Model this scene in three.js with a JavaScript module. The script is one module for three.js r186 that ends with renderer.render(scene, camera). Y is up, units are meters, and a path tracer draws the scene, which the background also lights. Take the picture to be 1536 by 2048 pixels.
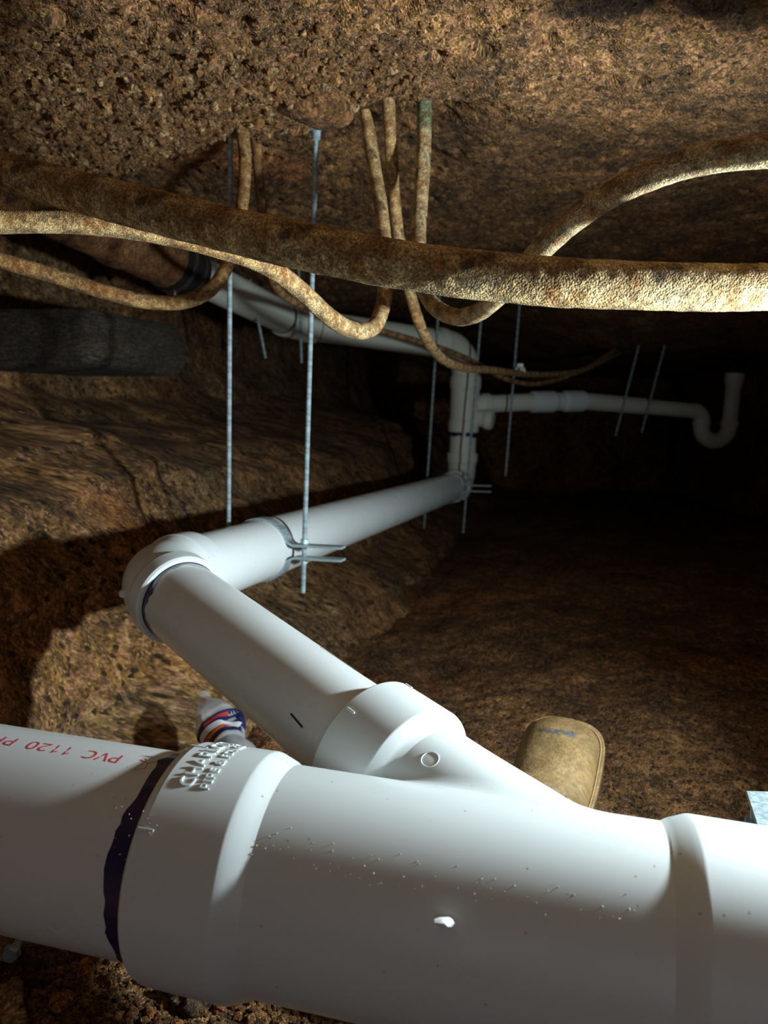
import * as THREE from 'three';
import { mergeVertices } from 'three/addons/utils/BufferGeometryUtils.js';
import { RoundedBoxGeometry } from 'three/addons/geometries/RoundedBoxGeometry.js';
import { FontLoader } from 'three/addons/loaders/FontLoader.js';
import { RectAreaLightUniformsLib } from 'three/addons/lights/RectAreaLightUniformsLib.js';
import { TextGeometry } from 'three/addons/geometries/TextGeometry.js';

// ------------------------------------------------------------------ camera, light, exposure
const scene = new THREE.Scene();
scene.background = new THREE.Color().setRGB(0.42, 0.44, 0.49);   // overcast daylight, enters only by the dug entrance behind the viewer
const EYE = 0.62;                                   // camera height above the tunnel floor
const PITCH = THREE.MathUtils.degToRad(7);
const camera = new THREE.PerspectiveCamera(68, 1536 / 2048, 0.02, 30);
camera.position.set(0, EYE, 0);
camera.rotation.set(-PITCH, 0, 0);
camera.focus = 0.78; camera.userData.fStop = 7;
const renderer = new THREE.WebGLRenderer({ antialias: true });
renderer.toneMapping = THREE.LinearToneMapping;
renderer.toneMappingExposure = 1.0;
renderer.shadowMap.enabled = true;
RectAreaLightUniformsLib.init();
const LAMP = { at: [0.68, -0.075, 0.632], aim: [-0.9, 0.30, 0.28], nits: 2350, size: 0.05, color: 0xe6f8ff };

// ------------------------------------------------------------------ helpers
const V3 = (x, y, z) => new THREE.Vector3(x, y, z);
const P = (x, y, f) => V3(x, y + EYE, -f);          // x right, y above the eye, f metres ahead
const F = 1024 / Math.tan(THREE.MathUtils.degToRad(34));
function W(px, py, f) {                             // the point f metres ahead that a sight line meets
  const a = (px - 768) / F, b = (1024 - py) / F, c = Math.cos(PITCH), s = Math.sin(PITCH);
  const y = b * c - s, z = b * s + c, k = f / z;
  return P(a * k, y * k, f);
}
function rng(seed) { let a = seed >>> 0; return () => { a = (a + 0x6D2B79F5) | 0; let t = Math.imul(a ^ (a >>> 15), 1 | a); t = (t + Math.imul(t ^ (t >>> 7), 61 | t)) ^ t; return ((t ^ (t >>> 14)) >>> 0) / 4294967296; }; }
const hash3 = (x, y, z, s) => { let h = (x | 0) * 374761393 + (y | 0) * 668265263 + (z | 0) * 2147483647 + s * 974711; h = Math.imul(h ^ (h >>> 13), 1274126177); h = Math.imul(h ^ (h >>> 16), 2246822519); return ((h ^ (h >>> 15)) >>> 0) / 4294967296; };
const sm = (a, b, x) => { const t = Math.min(1, Math.max(0, (x - a) / (b - a))); return t * t * (3 - 2 * t); };
const lerp = (a, b, t) => a + (b - a) * t;
function noise(x, y, z = 0, s = 0) {                // value noise, -1..1
  const xi = Math.floor(x), yi = Math.floor(y), zi = Math.floor(z);
  const q = t => t * t * t * (t * (t * 6 - 15) + 10);
  const u = q(x - xi), v = q(y - yi), w = q(z - zi);
  const h = (i, j, k) => hash3(xi + i, yi + j, zi + k, s);
  const a = lerp(lerp(h(0, 0, 0), h(1, 0, 0), u), lerp(h(0, 1, 0), h(1, 1, 0), u), v);
  const b = lerp(lerp(h(0, 0, 1), h(1, 0, 1), u), lerp(h(0, 1, 1), h(1, 1, 1), u), v);
  return lerp(a, b, w) * 2 - 1;
}
function fbm(x, y, z, oct, s = 0) { let a = 0, k = 1, n = 0; for (let i = 0; i < oct; i++) { a += k * noise(x, y, z, s + i * 17); n += k; k *= 0.52; x *= 2.03; y *= 2.03; z *= 2.03; } return a / n; }
function worley(x, y, s = 0) {                      // distance to the nearest and second nearest seed
  const xi = Math.floor(x), yi = Math.floor(y); let d1 = 9, d2 = 9, id = 0;
  for (let j = -1; j <= 1; j++) for (let i = -1; i <= 1; i++) {
    const cx = xi + i + hash3(xi + i, yi + j, 0, s), cy = yi + j + hash3(xi + i, yi + j, 1, s), d = Math.hypot(x - cx, y - cy);
    if (d < d1) { d2 = d1; d1 = d; id = hash3(xi + i, yi + j, 2, s); } else if (d < d2) d2 = d;
  }
  return [d1, d2, id];
}
function toCreasedNormals(geo, angle) {              // smooth within `angle`, sharp beyond it
  const g = geo.index ? geo.toNonIndexed() : geo, p = g.attributes.position, n = p.count, cos = Math.cos(angle), faces = new Float32Array(n), a = V3(), b = V3(), c = V3(), at = new Map(), fn = [];
  for (let i = 0; i < n; i += 3) { a.fromBufferAttribute(p, i); b.fromBufferAttribute(p, i + 1); c.fromBufferAttribute(p, i + 2); b.sub(a); c.sub(a); const w = b.cross(c), l = w.length(); fn.push([w.x, w.y, w.z, l || 1]); }
  const key = i => Math.round(p.getX(i) * 2e5) + ',' + Math.round(p.getY(i) * 2e5) + ',' + Math.round(p.getZ(i) * 2e5), keys = [];
  for (let i = 0; i < n; i++) { const k = key(i); keys.push(k); const f = (i / 3) | 0, l = at.get(k); if (l) l.push(f); else at.set(k, [f]); }
  const out = new Float32Array(n * 3);
  for (let i = 0; i < n; i++) { const m = fn[(i / 3) | 0]; let x = 0, y = 0, z = 0; for (const f of at.get(keys[i])) { const q = fn[f]; if ((q[0] * m[0] + q[1] * m[1] + q[2] * m[2]) >= cos * q[3] * m[3]) { x += q[0]; y += q[1]; z += q[2]; } } const l = Math.hypot(x, y, z) || 1; out[i * 3] = x / l; out[i * 3 + 1] = y / l; out[i * 3 + 2] = z / l; }
  g.setAttribute('normal', new THREE.Float32BufferAttribute(out, 3)); return g;
}
const taken = {};
function numbered(n) { const k = taken[n] = (taken[n] ?? -1) + 1; return k ? `${n}_${String(k).padStart(3, '0')}` : n; }
function setShadow(o) { o.castShadow = true; o.receiveShadow = true; return o; }
function tag(o, label, category, group, kind) { o.userData.label = label; o.userData.category = category; if (group) o.userData.group = group; if (kind) o.userData.kind = kind; return o; }
function thing(name, label, category, group) { const g = new THREE.Group(); g.name = numbered(name); tag(g, label, category, group); scene.add(g); return g; }
function part(name, geo, mat, parent, label) { const m = setShadow(new THREE.Mesh(geo, mat)); m.name = name; if (label) m.userData.label = label; parent.add(m); return m; }
function single(name, geo, mat, label, category, group) { const m = setShadow(new THREE.Mesh(geo, mat)); m.name = numbered(name); tag(m, label, category, group); scene.add(m); return m; }
function structure(name, geo, mat, label, category) { const m = setShadow(new THREE.Mesh(geo, mat)); m.name = name; tag(m, label, category, null, 'structure'); scene.add(m); return m; }
function pivot(g, at) { g.position.copy(at); for (const c of g.children) c.position.sub(at); return g; }   // put the group's origin at its base

// ------------------------------------------------------------------ textures
function periodic(x, y, n, s) {
  const xi = Math.floor(x), yi = Math.floor(y), q = t => t * t * (3 - 2 * t), u = q(x - xi), v = q(y - yi), m = a => ((a % n) + n) % n;
  const h = (i, j) => hash3(m(xi + i), m(yi + j), 7, s);
  return lerp(lerp(h(0, 0), h(1, 0), u), lerp(h(0, 1), h(1, 1), u), v);
}
function pfbm(u, v, n, oct, s) { let a = 0, k = 1, t = 0; for (let i = 0; i < oct; i++) { a += k * periodic(u * n, v * n, n, s + i); t += k; k *= 0.55; n *= 2; } return a / t; }
function tex(size, fn, srgb, metres) {
  const d = new Uint8Array(size * size * 4);
  for (let j = 0; j < size; j++) for (let i = 0; i < size; i++) { const c = fn(i / size, j / size), o = (j * size + i) * 4; d[o] = Math.max(0, Math.min(255, c[0] * 255)); d[o + 1] = Math.max(0, Math.min(255, c[1] * 255)); d[o + 2] = Math.max(0, Math.min(255, c[2] * 255)); d[o + 3] = 255; }
  const t = new THREE.DataTexture(d, size, size); t.wrapS = t.wrapT = THREE.RepeatWrapping; t.magFilter = THREE.LinearFilter; t.minFilter = THREE.LinearMipmapLinearFilter; t.generateMipmaps = true;
  if (srgb) t.colorSpace = THREE.SRGBColorSpace; t.repeat.set(1 / metres, 1 / metres); t.needsUpdate = true; return t;
}
const again = (t, metres) => { const c = t.clone(); c.repeat.set(1 / metres, 1 / metres); c.needsUpdate = true; return c; };
// soil: packed grains of several sizes, each with its own tone, mottled by larger patches
function pworley(u, v, n, s) {
  const x = u * n, y = v * n, xi = Math.floor(x), yi = Math.floor(y), m = a => ((a % n) + n) % n; let d1 = 9, d2 = 9, id = 0;
  for (let j = -1; j <= 1; j++) for (let i = -1; i <= 1; i++) { const a = m(xi + i), b = m(yi + j), d = Math.hypot(x - xi - i - hash3(a, b, 0, s), y - yi - j - hash3(a, b, 1, s)); if (d < d1) { d2 = d1; d1 = d; id = hash3(a, b, 2, s); } else if (d < d2) d2 = d; }
  return [d1, d2, id];
}
const soilCache = {};
function soilAt(u, v) {
  const a = pfbm(u, v, 6, 4, 3), b = pfbm(u, v, 28, 4, 31), c = pfbm(u, v, 160, 2, 57), g1 = pworley(u, v, 150, 61), g2 = pworley(u, v, 52, 67), warp = g2[2];
  return [a, b, c, g1, g2, warp];
}
const soilMap = tex(1024, (u, v) => {
  const [a, b, c, g1, g2] = soilAt(u, v);
  let k = 0.66 + 0.42 * (a - 0.5) + 0.55 * (b - 0.5) + 0.34 * (g1[2] - 0.5) + 0.26 * (g2[2] - 0.5) + 0.35 * (c - 0.5);
  let r = k * 0.98, g = k * (0.82 + 0.10 * (g1[2] - 0.5)), bl = k * (0.64 + 0.22 * (g2[2] - 0.5));
  if (g1[2] > 0.955 && g1[0] < 0.42) { r = lerp(r, 1.0, 0.7); g = lerp(g, 0.93, 0.7); bl = lerp(bl, 0.82, 0.7); }
  if (g2[2] > 0.97 && g2[0] < 0.35) { r = lerp(r, 0.95, 0.6); g = lerp(g, 0.80, 0.6); bl = lerp(bl, 0.58, 0.6); }
  if (g2[2] < 0.06 && g2[0] < 0.4) { r *= 0.5; g *= 0.5; bl *= 0.55; }
  return [r, g, bl];
}, true, 0.45);
const soilBump = tex(1024, (u, v) => { const [a, b, c, g1, g2] = soilAt(u, v); const h = 0.30 * b + 0.25 * c + 0.30 * (1 - Math.min(1, g1[0])) * (0.4 + g1[2]) + 0.35 * (1 - Math.min(1, g2[0])) * (0.2 + g2[2]); return [h, h, h]; }, false, 0.45);
// crust on the old lines: lime and clay blotches over brown
const crustMap = tex(512, (u, v) => {
  const a = pfbm(u, v, 4, 4, 203), b = pfbm(u, v, 16, 4, 231), c = pfbm(u, v, 70, 2, 257), o = pfbm(u, v, 5, 4, 277), g = pworley(u, v, 90, 263);
  const m = sm(0.30, 0.58, 0.6 * a + 0.4 * b), k = 0.80 + 0.40 * (c - 0.5) + 0.42 * (g[2] - 0.5);
  let r = lerp(0.62, 0.93, m) * k, gg = lerp(0.50, 0.84, m) * k, bl = lerp(0.34, 0.65, m) * k;
  if (o > 0.62) { const t = sm(0.62, 0.75, o) * 0.55; r = lerp(r, 0.74 * k, t); gg = lerp(gg, 0.50 * k, t); bl = lerp(bl, 0.26 * k, t); }
  if (o < 0.36) { const t = sm(0.36, 0.26, o) * 0.55; r *= 1 - 0.5 * t; gg *= 1 - 0.48 * t; bl *= 1 - 0.45 * t; }
  return [r, gg, bl];
}, true, 0.16);
const crustBump = tex(512, (u, v) => { const g = pworley(u, v, 56, 311), h = 0.35 * pfbm(u, v, 30, 3, 303) + 0.65 * (1 - Math.min(1, g[0])) * (0.35 + 0.65 * g[2]); return [h, h, h]; }, false, 0.10);
// PVC: clean plastic with a few grains of dirt stuck on
const pvcMap = tex(1024, (u, v) => {
  const g = pworley(u, v, 150, 401), q = pfbm(u, v, 5, 3, 403), z = pfbm(u, v, 9, 4, 405);
  const k = 1 - 0.03 * (q - 0.5); let r = k, b = k;
  let gr = k; if (g[2] > 1 - 0.006 * sm(0.45, 0.62, z) - 0.0006 && g[0] < 0.22 + 0.1 * q) { r *= 0.84; gr *= 0.78; b *= 0.68; }
  return [r, gr, b];
}, true, 0.35);
const pvcRough = tex(512, (u, v) => { const h = 0.62 + 0.5 * (pfbm(u, v, 7, 5, 421) - 0.5); return [h, h, h]; }, false, 0.3);
const zincMap = tex(512, (u, v) => { const h = 0.80 + 0.42 * (pfbm(u, v, 12, 4, 451) - 0.5) + 0.2 * (pfbm(u, v, 60, 2, 457) - 0.5); return [h * 0.97, h, h * 1.01]; }, true, 0.05);
const threadBump = tex(64, (u, v) => { const h = 0.5 + 0.5 * Math.sin(v * Math.PI * 2 * 8); return [h, h, h]; }, false, 0.0127);
const leatherMap = tex(512, (u, v) => { const a = pfbm(u, v, 5, 5, 501), b = pfbm(u, v, 40, 3, 521); const k = 0.72 + 0.35 * (a - 0.5) + 0.3 * (b - 0.5); return [k, k * 0.95, k * 0.88]; }, true, 0.12);
const leatherBump = tex(512, (u, v) => { const h = 0.6 * pfbm(u, v, 10, 4, 541) + 0.4 * pfbm(u, v, 64, 2, 547); return [h, h, h]; }, false, 0.08);

const std = o => new THREE.MeshStandardMaterial(o);
const lin = (r, g, b) => new THREE.Color().setRGB(r, g, b);
const M = {
  ceiling: std({ map: soilMap, bumpMap: soilBump, bumpScale: 0.006, vertexColors: true, roughness: 0.95 }),
  wall: std({ map: again(soilMap, 0.7), bumpMap: again(soilBump, 0.7), bumpScale: 0.005, vertexColors: true, roughness: 0.95 }),
  floor: std({ map: again(soilMap, 0.4), bumpMap: again(soilBump, 0.4), bumpScale: 0.005, vertexColors: true, roughness: 0.95 }),
  pvc: std({ map: pvcMap, color: lin(0.80, 0.83, 0.82), roughness: 0.5, roughnessMap: pvcRough }),
  pvcFit: std({ map: again(pvcMap, 0.5), color: lin(0.78, 0.83, 0.83), roughness: 0.55, roughnessMap: pvcRough }),
  pvcOld: std({ map: again(pvcMap, 0.3), color: lin(0.72, 0.72, 0.62), roughness: 0.5 }),
  primer: new THREE.MeshPhysicalMaterial({ color: lin(0.030, 0.024, 0.085), roughness: 0.22, clearcoat: 0.5, clearcoatRoughness: 0.15 }),
  inkRed: std({ color: lin(0.62, 0.06, 0.10), roughness: 0.6 }),
  inkDark: std({ color: lin(0.03, 0.025, 0.06), roughness: 0.6 }),
  zinc: std({ map: zincMap, color: lin(0.68, 0.78, 0.80), metalness: 0.35, roughness: 0.45 }),
  rod: std({ map: zincMap, color: lin(0.72, 0.84, 0.87), metalness: 0.12, roughness: 0.5, bumpMap: threadBump, bumpScale: 0.0006 }),
  crust: std({ map: crustMap, bumpMap: crustBump, bumpScale: 0.0016, roughness: 0.92, vertexColors: true }),
  copper: std({ map: again(crustMap, 0.11), bumpMap: again(crustBump, 0.08), bumpScale: 0.001, roughness: 0.88, vertexColors: true }),
  rubber: std({ color: lin(0.012, 0.012, 0.013), roughness: 0.45 }),
  clay: std({ map: again(crustMap, 0.3), color: lin(0.36, 0.19, 0.10), bumpMap: again(crustBump, 0.2), bumpScale: 0.002, roughness: 0.9 }),
  steel: std({ color: lin(0.55, 0.55, 0.55), metalness: 1, roughness: 0.35 }),
  leather: std({ map: leatherMap, bumpMap: leatherBump, bumpScale: 0.0012, roughness: 0.75, vertexColors: true }),
  welt: std({ map: leatherMap, color: lin(0.62, 0.42, 0.20), roughness: 0.8 }),
  sole: std({ color: lin(0.10, 0.065, 0.04), roughness: 0.9 }),
  thread: std({ color: lin(0.55, 0.42, 0.22), roughness: 0.9 }),
  pet: new THREE.MeshPhysicalMaterial({ color: lin(0.86, 0.88, 0.90), transmission: 0.62, thickness: 0, roughness: 0.22, ior: 1.5 }),
  cap: std({ color: lin(0.75, 0.76, 0.78), roughness: 0.5 }),
  lampBody: std({ color: lin(0.05, 0.05, 0.05), roughness: 0.6 }),
  lens: std({ color: lin(0.9, 0.9, 0.9), emissive: new THREE.Color(LAMP.color), emissiveIntensity: 6, roughness: 0.4 }),
};

// ------------------------------------------------------------------ geometry tools
function frame(dir) {                               // e1 upward, e2 = dir x e1
  const d = dir.clone().normalize(); let up = V3(0, 1, 0); if (Math.abs(d.y) > 0.92) up = V3(0, 0, 1);
  const e1 = up.sub(d.clone().multiplyScalar(up.dot(d))).normalize(); return [d, e1, V3().crossVectors(d, e1)];
}
function grid(nu, nv, fn, opts = {}) {              // fn(i, j) -> {p:[x,y,z], uv, c}
  const pos = [], uv = [], col = [], idx = [];
  for (let j = 0; j <= nv; j++) for (let i = 0; i <= nu; i++) { const q = fn(i, j); pos.push(q.p[0], q.p[1], q.p[2]); uv.push(q.uv[0], q.uv[1]); if (q.c) col.push(...q.c); }
  for (let j = 0; j < nv; j++) for (let i = 0; i < nu; i++) { const a = j * (nu + 1) + i, b = a + 1, c = a + nu + 1, d = c + 1; if (opts.flip) idx.push(a, b, c, b, d, c); else idx.push(a, c, b, b, c, d); }
  const g = new THREE.BufferGeometry(); g.setAttribute('position', new THREE.Float32BufferAttribute(pos, 3)); g.setAttribute('uv', new THREE.Float32BufferAttribute(uv, 2));
  if (col.length) g.setAttribute('color', new THREE.Float32BufferAttribute(col, 3)); g.setIndex(idx); g.computeVertexNormals(); return g;
}
function lathe(profile, at, dir, seg = 96, crease = 0.7) {   // profile [[radius, distance along dir] ...]
  const [d, e1, e2] = frame(dir);
  const g = grid(seg, profile.length - 1, (i, j) => {
    const a = i / seg * Math.PI * 2, [r, s] = profile[j], p = at.clone().addScaledVector(d, s).addScaledVector(e1, Math.cos(a) * r).addScaledVector(e2, Math.sin(a) * r);
    return { p: p.toArray(), uv: [a * profile[0][0], s] };
  }, { flip: true });
  return toCreasedNormals(g, crease);
}
function pipeGeo(a, b, r, seg = 160, wall = 0.006) { const L = a.distanceTo(b), d = b.clone().sub(a); return lathe([[r - wall, 0], [r - 0.0008, 0], [r, 0.0008], [r, L / 2], [r, L - 0.0008], [r - 0.0008, L], [r - wall, L]], a, d, seg); }
const rod = (a, b, r, seg = 16) => { const L = a.distanceTo(b); return lathe([[0.0002, 0], [r * 0.8, 0], [r, r * 0.3], [r, L - r * 0.3], [r * 0.8, L], [0.0002, L]], a, b.clone().sub(a), seg); };
const along = (a, b, t) => a.clone().lerp(b, t);
function box(w, h, d, m4, r = 0.001) { const g = new RoundedBoxGeometry(w, h, d, 2, Math.min(r, w / 2.1, h / 2.1, d / 2.1)); if (m4) g.applyMatrix4(m4); return g; }
function basis(o, x, y, z) { return new THREE.Matrix4().makeBasis(x, y, z).setPosition(o); }
function primerBand(parent, a, dir, r, s0, s1, seed, name = 'primer_stain') {   // purple primer wiped around a pipe end, ragged outer edge
  const [d, e1, e2] = frame(dir), n = 96;
  const g = grid(n, 3, (i, j) => {
    const t = i / n * Math.PI * 2, w = 1 + 0.32 * noise(Math.cos(t) * 2.2 + 5, Math.sin(t) * 2.2, seed, 1) + 0.14 * noise(Math.cos(t) * 9, Math.sin(t) * 9, seed, 2);
    const s = lerp(s0, s0 + (s1 - s0) * w, j / 3), rr = r + 0.0004, p = a.clone().addScaledVector(d, s).addScaledVector(e1, Math.cos(t) * rr).addScaledVector(e2, Math.sin(t) * rr);
    return { p: p.toArray(), uv: [t * r, s] };
  }, { flip: true });
  return part(name, g, M.primer, parent, 'dark purple primer smear at the joint');
}
function hub(parent, at, dir, r, rh, len, mat, name = 'hub') {   // a socket that opens away from `at` along dir, chamfered where it leaves the barrel
  const c = Math.min(0.014, len * 0.3);
  return part(name, lathe([[r, -0.002], [r + 0.0005, 0], [rh - 0.0015, c * 0.9], [rh, c], [rh, len * 0.7], [rh - 0.0006, len - 0.003], [rh - 0.003, len], [r - 0.002, len], [r - 0.002, len - 0.01]], at, dir, 200, 0.5), mat, parent);
}
function bend(parent, c, dA, dB, R, r, mat, name = 'barrel') {  // curved barrel around a corner, returns the two tangent points
  const a = dA.clone().normalize(), b = dB.clone().normalize(), th = Math.PI - a.angleTo(b), t = R * Math.tan(th / 2);
  const A = c.clone().addScaledVector(a, t), B = c.clone().addScaledVector(b, t), n = V3().crossVectors(a, b).normalize();
  const toC = a.clone().add(b).normalize(), O = c.clone().addScaledVector(toC, Math.hypot(R, t)), vA = A.clone().sub(O), nu = 128, nv = 40;
  const ax = V3().crossVectors(vA, B.clone().sub(O)).normalize();
  const g = grid(nu, nv, (i, j) => {
    const q = vA.clone().applyAxisAngle(ax, th * j / nv), rad = q.clone().normalize(), ang = i / nu * Math.PI * 2;
    const p = O.clone().add(q).addScaledVector(rad, Math.cos(ang) * r).addScaledVector(ax, Math.sin(ang) * r);
    return { p: p.toArray(), uv: [ang * r, th * R * j / nv] };
  });
  part(name, mergeVertices(g), mat, parent);
  return [A, B, a, b];
}
function elbow(name, label, c, dA, dB, R, r, rh, lenA, lenB, mat) {
  const g = thing(name, label, 'pipe fitting');
  const [A, B, a, b] = bend(g, c, dA, dB, R, r, mat);
  hub(g, A, a, r, rh, lenA, mat); hub(g, B, b, r, rh, lenB, mat);
  return [g, A.clone().addScaledVector(a, lenA), B.clone().addScaledVector(b, lenB)];
}
function sweep(points, r, opts = {}) {              // a line with uneven crust along a smooth curve
  const curve = new THREE.CatmullRomCurve3(points, false, 'centripetal'), L = curve.getLength(), n = Math.min(700, Math.ceil(L / (opts.step ?? 0.006))), m = opts.seg ?? 20;
  const fr = curve.computeFrenetFrames(n, false), amp = opts.amp ?? 0.05, seed = opts.seed ?? 0, tone = opts.tone ?? [1, 1, 1];
  return grid(m, n, (i, j) => {
    const t = j / n, p = curve.getPointAt(t), a = i / m * Math.PI * 2, ca = Math.cos(a), sa = Math.sin(a), s = t * L;
    const rr = r * (1 + amp * fbm(s / 0.05, ca * 1.3 + 4, sa * 1.3, 3, seed) + amp * 0.6 * noise(s / 0.008, ca * 4, sa * 4, seed + 5));
    p.addScaledVector(fr.normals[j], ca * rr).addScaledVector(fr.binormals[j], sa * rr);
    const k = 1 + 0.35 * fbm(s / 0.09, ca * 1.2, sa * 1.2, 3, seed + 9), o = Math.max(0, noise(s / 0.13 + 3, ca * 0.7, sa * 0.7, seed + 13));
    let c = [tone[0] * k, tone[1] * k * (1 - 0.22 * o), tone[2] * k * (1 - 0.45 * o)];
    if (opts.paint) c = opts.paint(s, a, c, L);
    return { p: p.toArray(), uv: [a * r, s], c };
  }, { flip: true });
}

// ------------------------------------------------------------------ the dug tunnel
const wallLine = f => -0.64 + 0.284 * (f - 1.2) + 0.05 * noise(f * 1.3, 4, 0, 61);
function bankOffset(y) {                            // set-back of the left bank with height above the eye
  const k = [[-0.75, 0.40], [-0.6, 0.28], [-0.45, 0.10], [-0.28, 0.02], [-0.16, -0.06], [-0.09, -0.20], [-0.04, -0.40], [0.02, -0.60], [0.1, -0.76], [0.3, -0.84], [0.8, -0.9]];
  for (let i = 1; i < k.length; i++) if (y <= k[i][0]) { const t = (y - k[i - 1][0]) / (k[i][0] - k[i - 1][0]); return lerp(k[i - 1][1], k[i][1], t * t * (3 - 2 * t)); }
  return -0.8;
}
function spaced(list) { const o = []; for (let i = 0; i < list.length - 1; i++) { const [a, st] = list[i], b = list[i + 1][0], n = Math.max(1, Math.round((b - a) / st)); for (let k = 0; k < n; k++) o.push(a + (b - a) * k / n); } o.push(list[list.length - 1][0]); return o; }
const ceilEdge = x => 1.33 - 0.50 * Math.min(x, 0.1) + 0.05 * noise(x * 6, 2, 0, 71) + 0.02 * noise(x * 25, 2, 0, 73);
function ceilY(x, f, fine = true) {
  const e = ceilEdge(x), left = 1 - sm(-0.02, 0.28, x);
  let y = 0.515 + 0.13 * sm(e, e + 0.05, f) * left - 0.05 * sm(e + 0.2, e + 1.2, f) * left + 0.05 * sm(1.25, 1.7, f) * (1 - left);
  y -= 0.06 * sm(2.0, 3.4, f) + 0.17 * sm(2.6, 3.8, f) * sm(0.5, 1.2, x);
  y += 0.016 * fbm(x * 3.1, f * 3.1, 0, 3, 81);
  if (!fine) return y;
  const rough = lerp(0.55, 1, left);
  const w = worley(x * 34, f * 34, 83), w2 = worley(x * 85 + 3, f * 85, 85);
  y += rough * (0.013 * (Math.min(1, w[0]) - 0.45) * (0.4 + w[2]) + 0.006 * (Math.min(1, w2[0]) - 0.4));
  y += 0.012 * fbm(x * 17, f * 17, 0, 4, 87);
  const hole = worley(x * 11 + 9, f * 11, 89); y += 0.03 * rough * sm(0.24, 0.05, hole[0]) * (hole[2] > 0.6 ? 1 : 0);
  return y;
}
function soilTint(x, f, s) {
  const a = fbm(x * 2.3, f * 2.3, 0, 3, 101 + s), b = fbm(x * 9, f * 9, 3, 3, 111 + s), o = noise(x * 4 + 8, f * 4, 1, 121 + s);
  let k = 0.52 + 0.20 * a + 0.22 * b, r = k, g = k * 0.69, bl = k * 0.39;
  if (o > 0.3) { const t = sm(0.3, 0.75, o) * 0.7; r = lerp(r, k * 1.18, t); g = lerp(g, k * 0.60, t); bl = lerp(bl, k * 0.25, t); }
  return [r, g, bl];
}
{
  const xs = spaced([[-2.0, 0.06], [-1.0, 0.012], [-0.75, 0.0055], [0.75, 0.008], [1.2, 0.05], [2.6]]), fs = spaced([[-1.2, 0.1], [0.7, 0.02], [0.9, 0.0055], [1.65, 0.01], [2.6, 0.03], [4, 0.08], [6.4]]);
  structure('ceiling', grid(xs.length - 1, fs.length - 1, (i, j) => {
    const x = xs[i], f = fs[j], y = ceilY(x, f); let c = soilTint(x, f, 0);
    // dark mineral stains and orange clay in the crust on the far side of the lines
    const st = Math.max(sm(0.10, 0.03, Math.hypot((x - 0.29) * 1.0, (f - 1.03) * 2.2) + 0.05 * noise(x * 30, f * 30, 0, 5)), 0.8 * sm(0.09, 0.02, Math.hypot(x - 0.47, (f - 1.06) * 1.6) + 0.05 * noise(x * 26, f * 26, 2, 5)));
    c = c.map((v, k) => lerp(v, [0.045, 0.038, 0.035][k], st * 0.85));
    const og = sm(0.12, 0.03, Math.hypot(x - 0.50, (f - 0.99) * 2) + 0.06 * noise(x * 20, f * 20, 3, 5)); c = c.map((v, k) => lerp(v, [0.62, 0.24, 0.08][k], og * 0.7));
    return { p: [x, y + EYE, -f], uv: [x, f], c };
  }, {}), M.ceiling, 'crumbly brown earth roof of the tunnel', 'ceiling');
}
const floorY = (x, f) => -0.615 + 0.03 * fbm(x * 2.6 + 3, f * 2.6, 0, 3, 141) + 0.012 * fbm(x * 14, f * 14, 0, 3, 143) + 0.007 * (Math.min(1, worley(x * 30, f * 30, 145)[0]) - 0.4) + 0.03 * sm(0.1, 0.5, x) * sm(1.0, 1.5, f);
{
  const xs = spaced([[-1.6, 0.05], [-0.8, 0.008], [0.9, 0.03], [2.6]]), fs = spaced([[-1.2, 0.08], [0.55, 0.008], [1.7, 0.016], [3, 0.05], [6.4]]);
  structure('floor', grid(xs.length - 1, fs.length - 1, (i, j) => {
    const x = xs[i], f = fs[j]; const c = soilTint(x + 7, f, 3);
    return { p: [x, floorY(x, f) + EYE, -f], uv: [x, f], c };
  }, { flip: true }), M.floor, 'trodden brown earth floor of the tunnel', 'floor');
}
{
  const ys = spaced([[-0.75, 0.012], [0.3, 0.02], [0.8]]), fs = spaced([[-1.2, 0.08], [0.7, 0.012], [2.2, 0.022], [3.6, 0.06], [6.4]]);
  structure('wall_left', grid(fs.length - 1, ys.length - 1, (i, j) => {
    const f = fs[i], y = ys[j];
    let x = wallLine(f) + bankOffset(y + 0.07 * fbm(f * 2.4, y * 2, 5, 3, 153) + 0.02 * noise(f * 9, y * 9, 1, 154)) + 0.045 * fbm(f * 2.8, y * 3.2, 2, 3, 151) + 0.016 * fbm(f * 11, y * 11, 4, 4, 155);
    const r = worley(f * 9, y * 5, 157); x += 0.014 * (Math.min(1, r[1] - r[0]) - 0.3);
    // two narrow upright clefts
    for (const [cf, w] of [[1.62, 0.012], [1.80, 0.014]]) x -= 0.03 * sm(w, 0, Math.abs(f - cf - 0.02 * noise(y * 6, cf, 0, 3))) * sm(-0.3, -0.2, y);
    const c = soilTint(f * 0.8 + 21, y, 5), ol = sm(0.1, 0.5, noise(f * 3.1 + 2, y * 3.1, 0, 161)); c[0] *= lerp(1, 0.92, ol); c[1] *= lerp(1, 1.05, ol); c[2] *= lerp(1, 1.25, ol);
    return { p: [x, y + EYE, -f], uv: [f, y], c };
  }, { flip: true }), M.wall, 'dug earth bank sloping down to the tunnel floor', 'wall');
}
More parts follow.
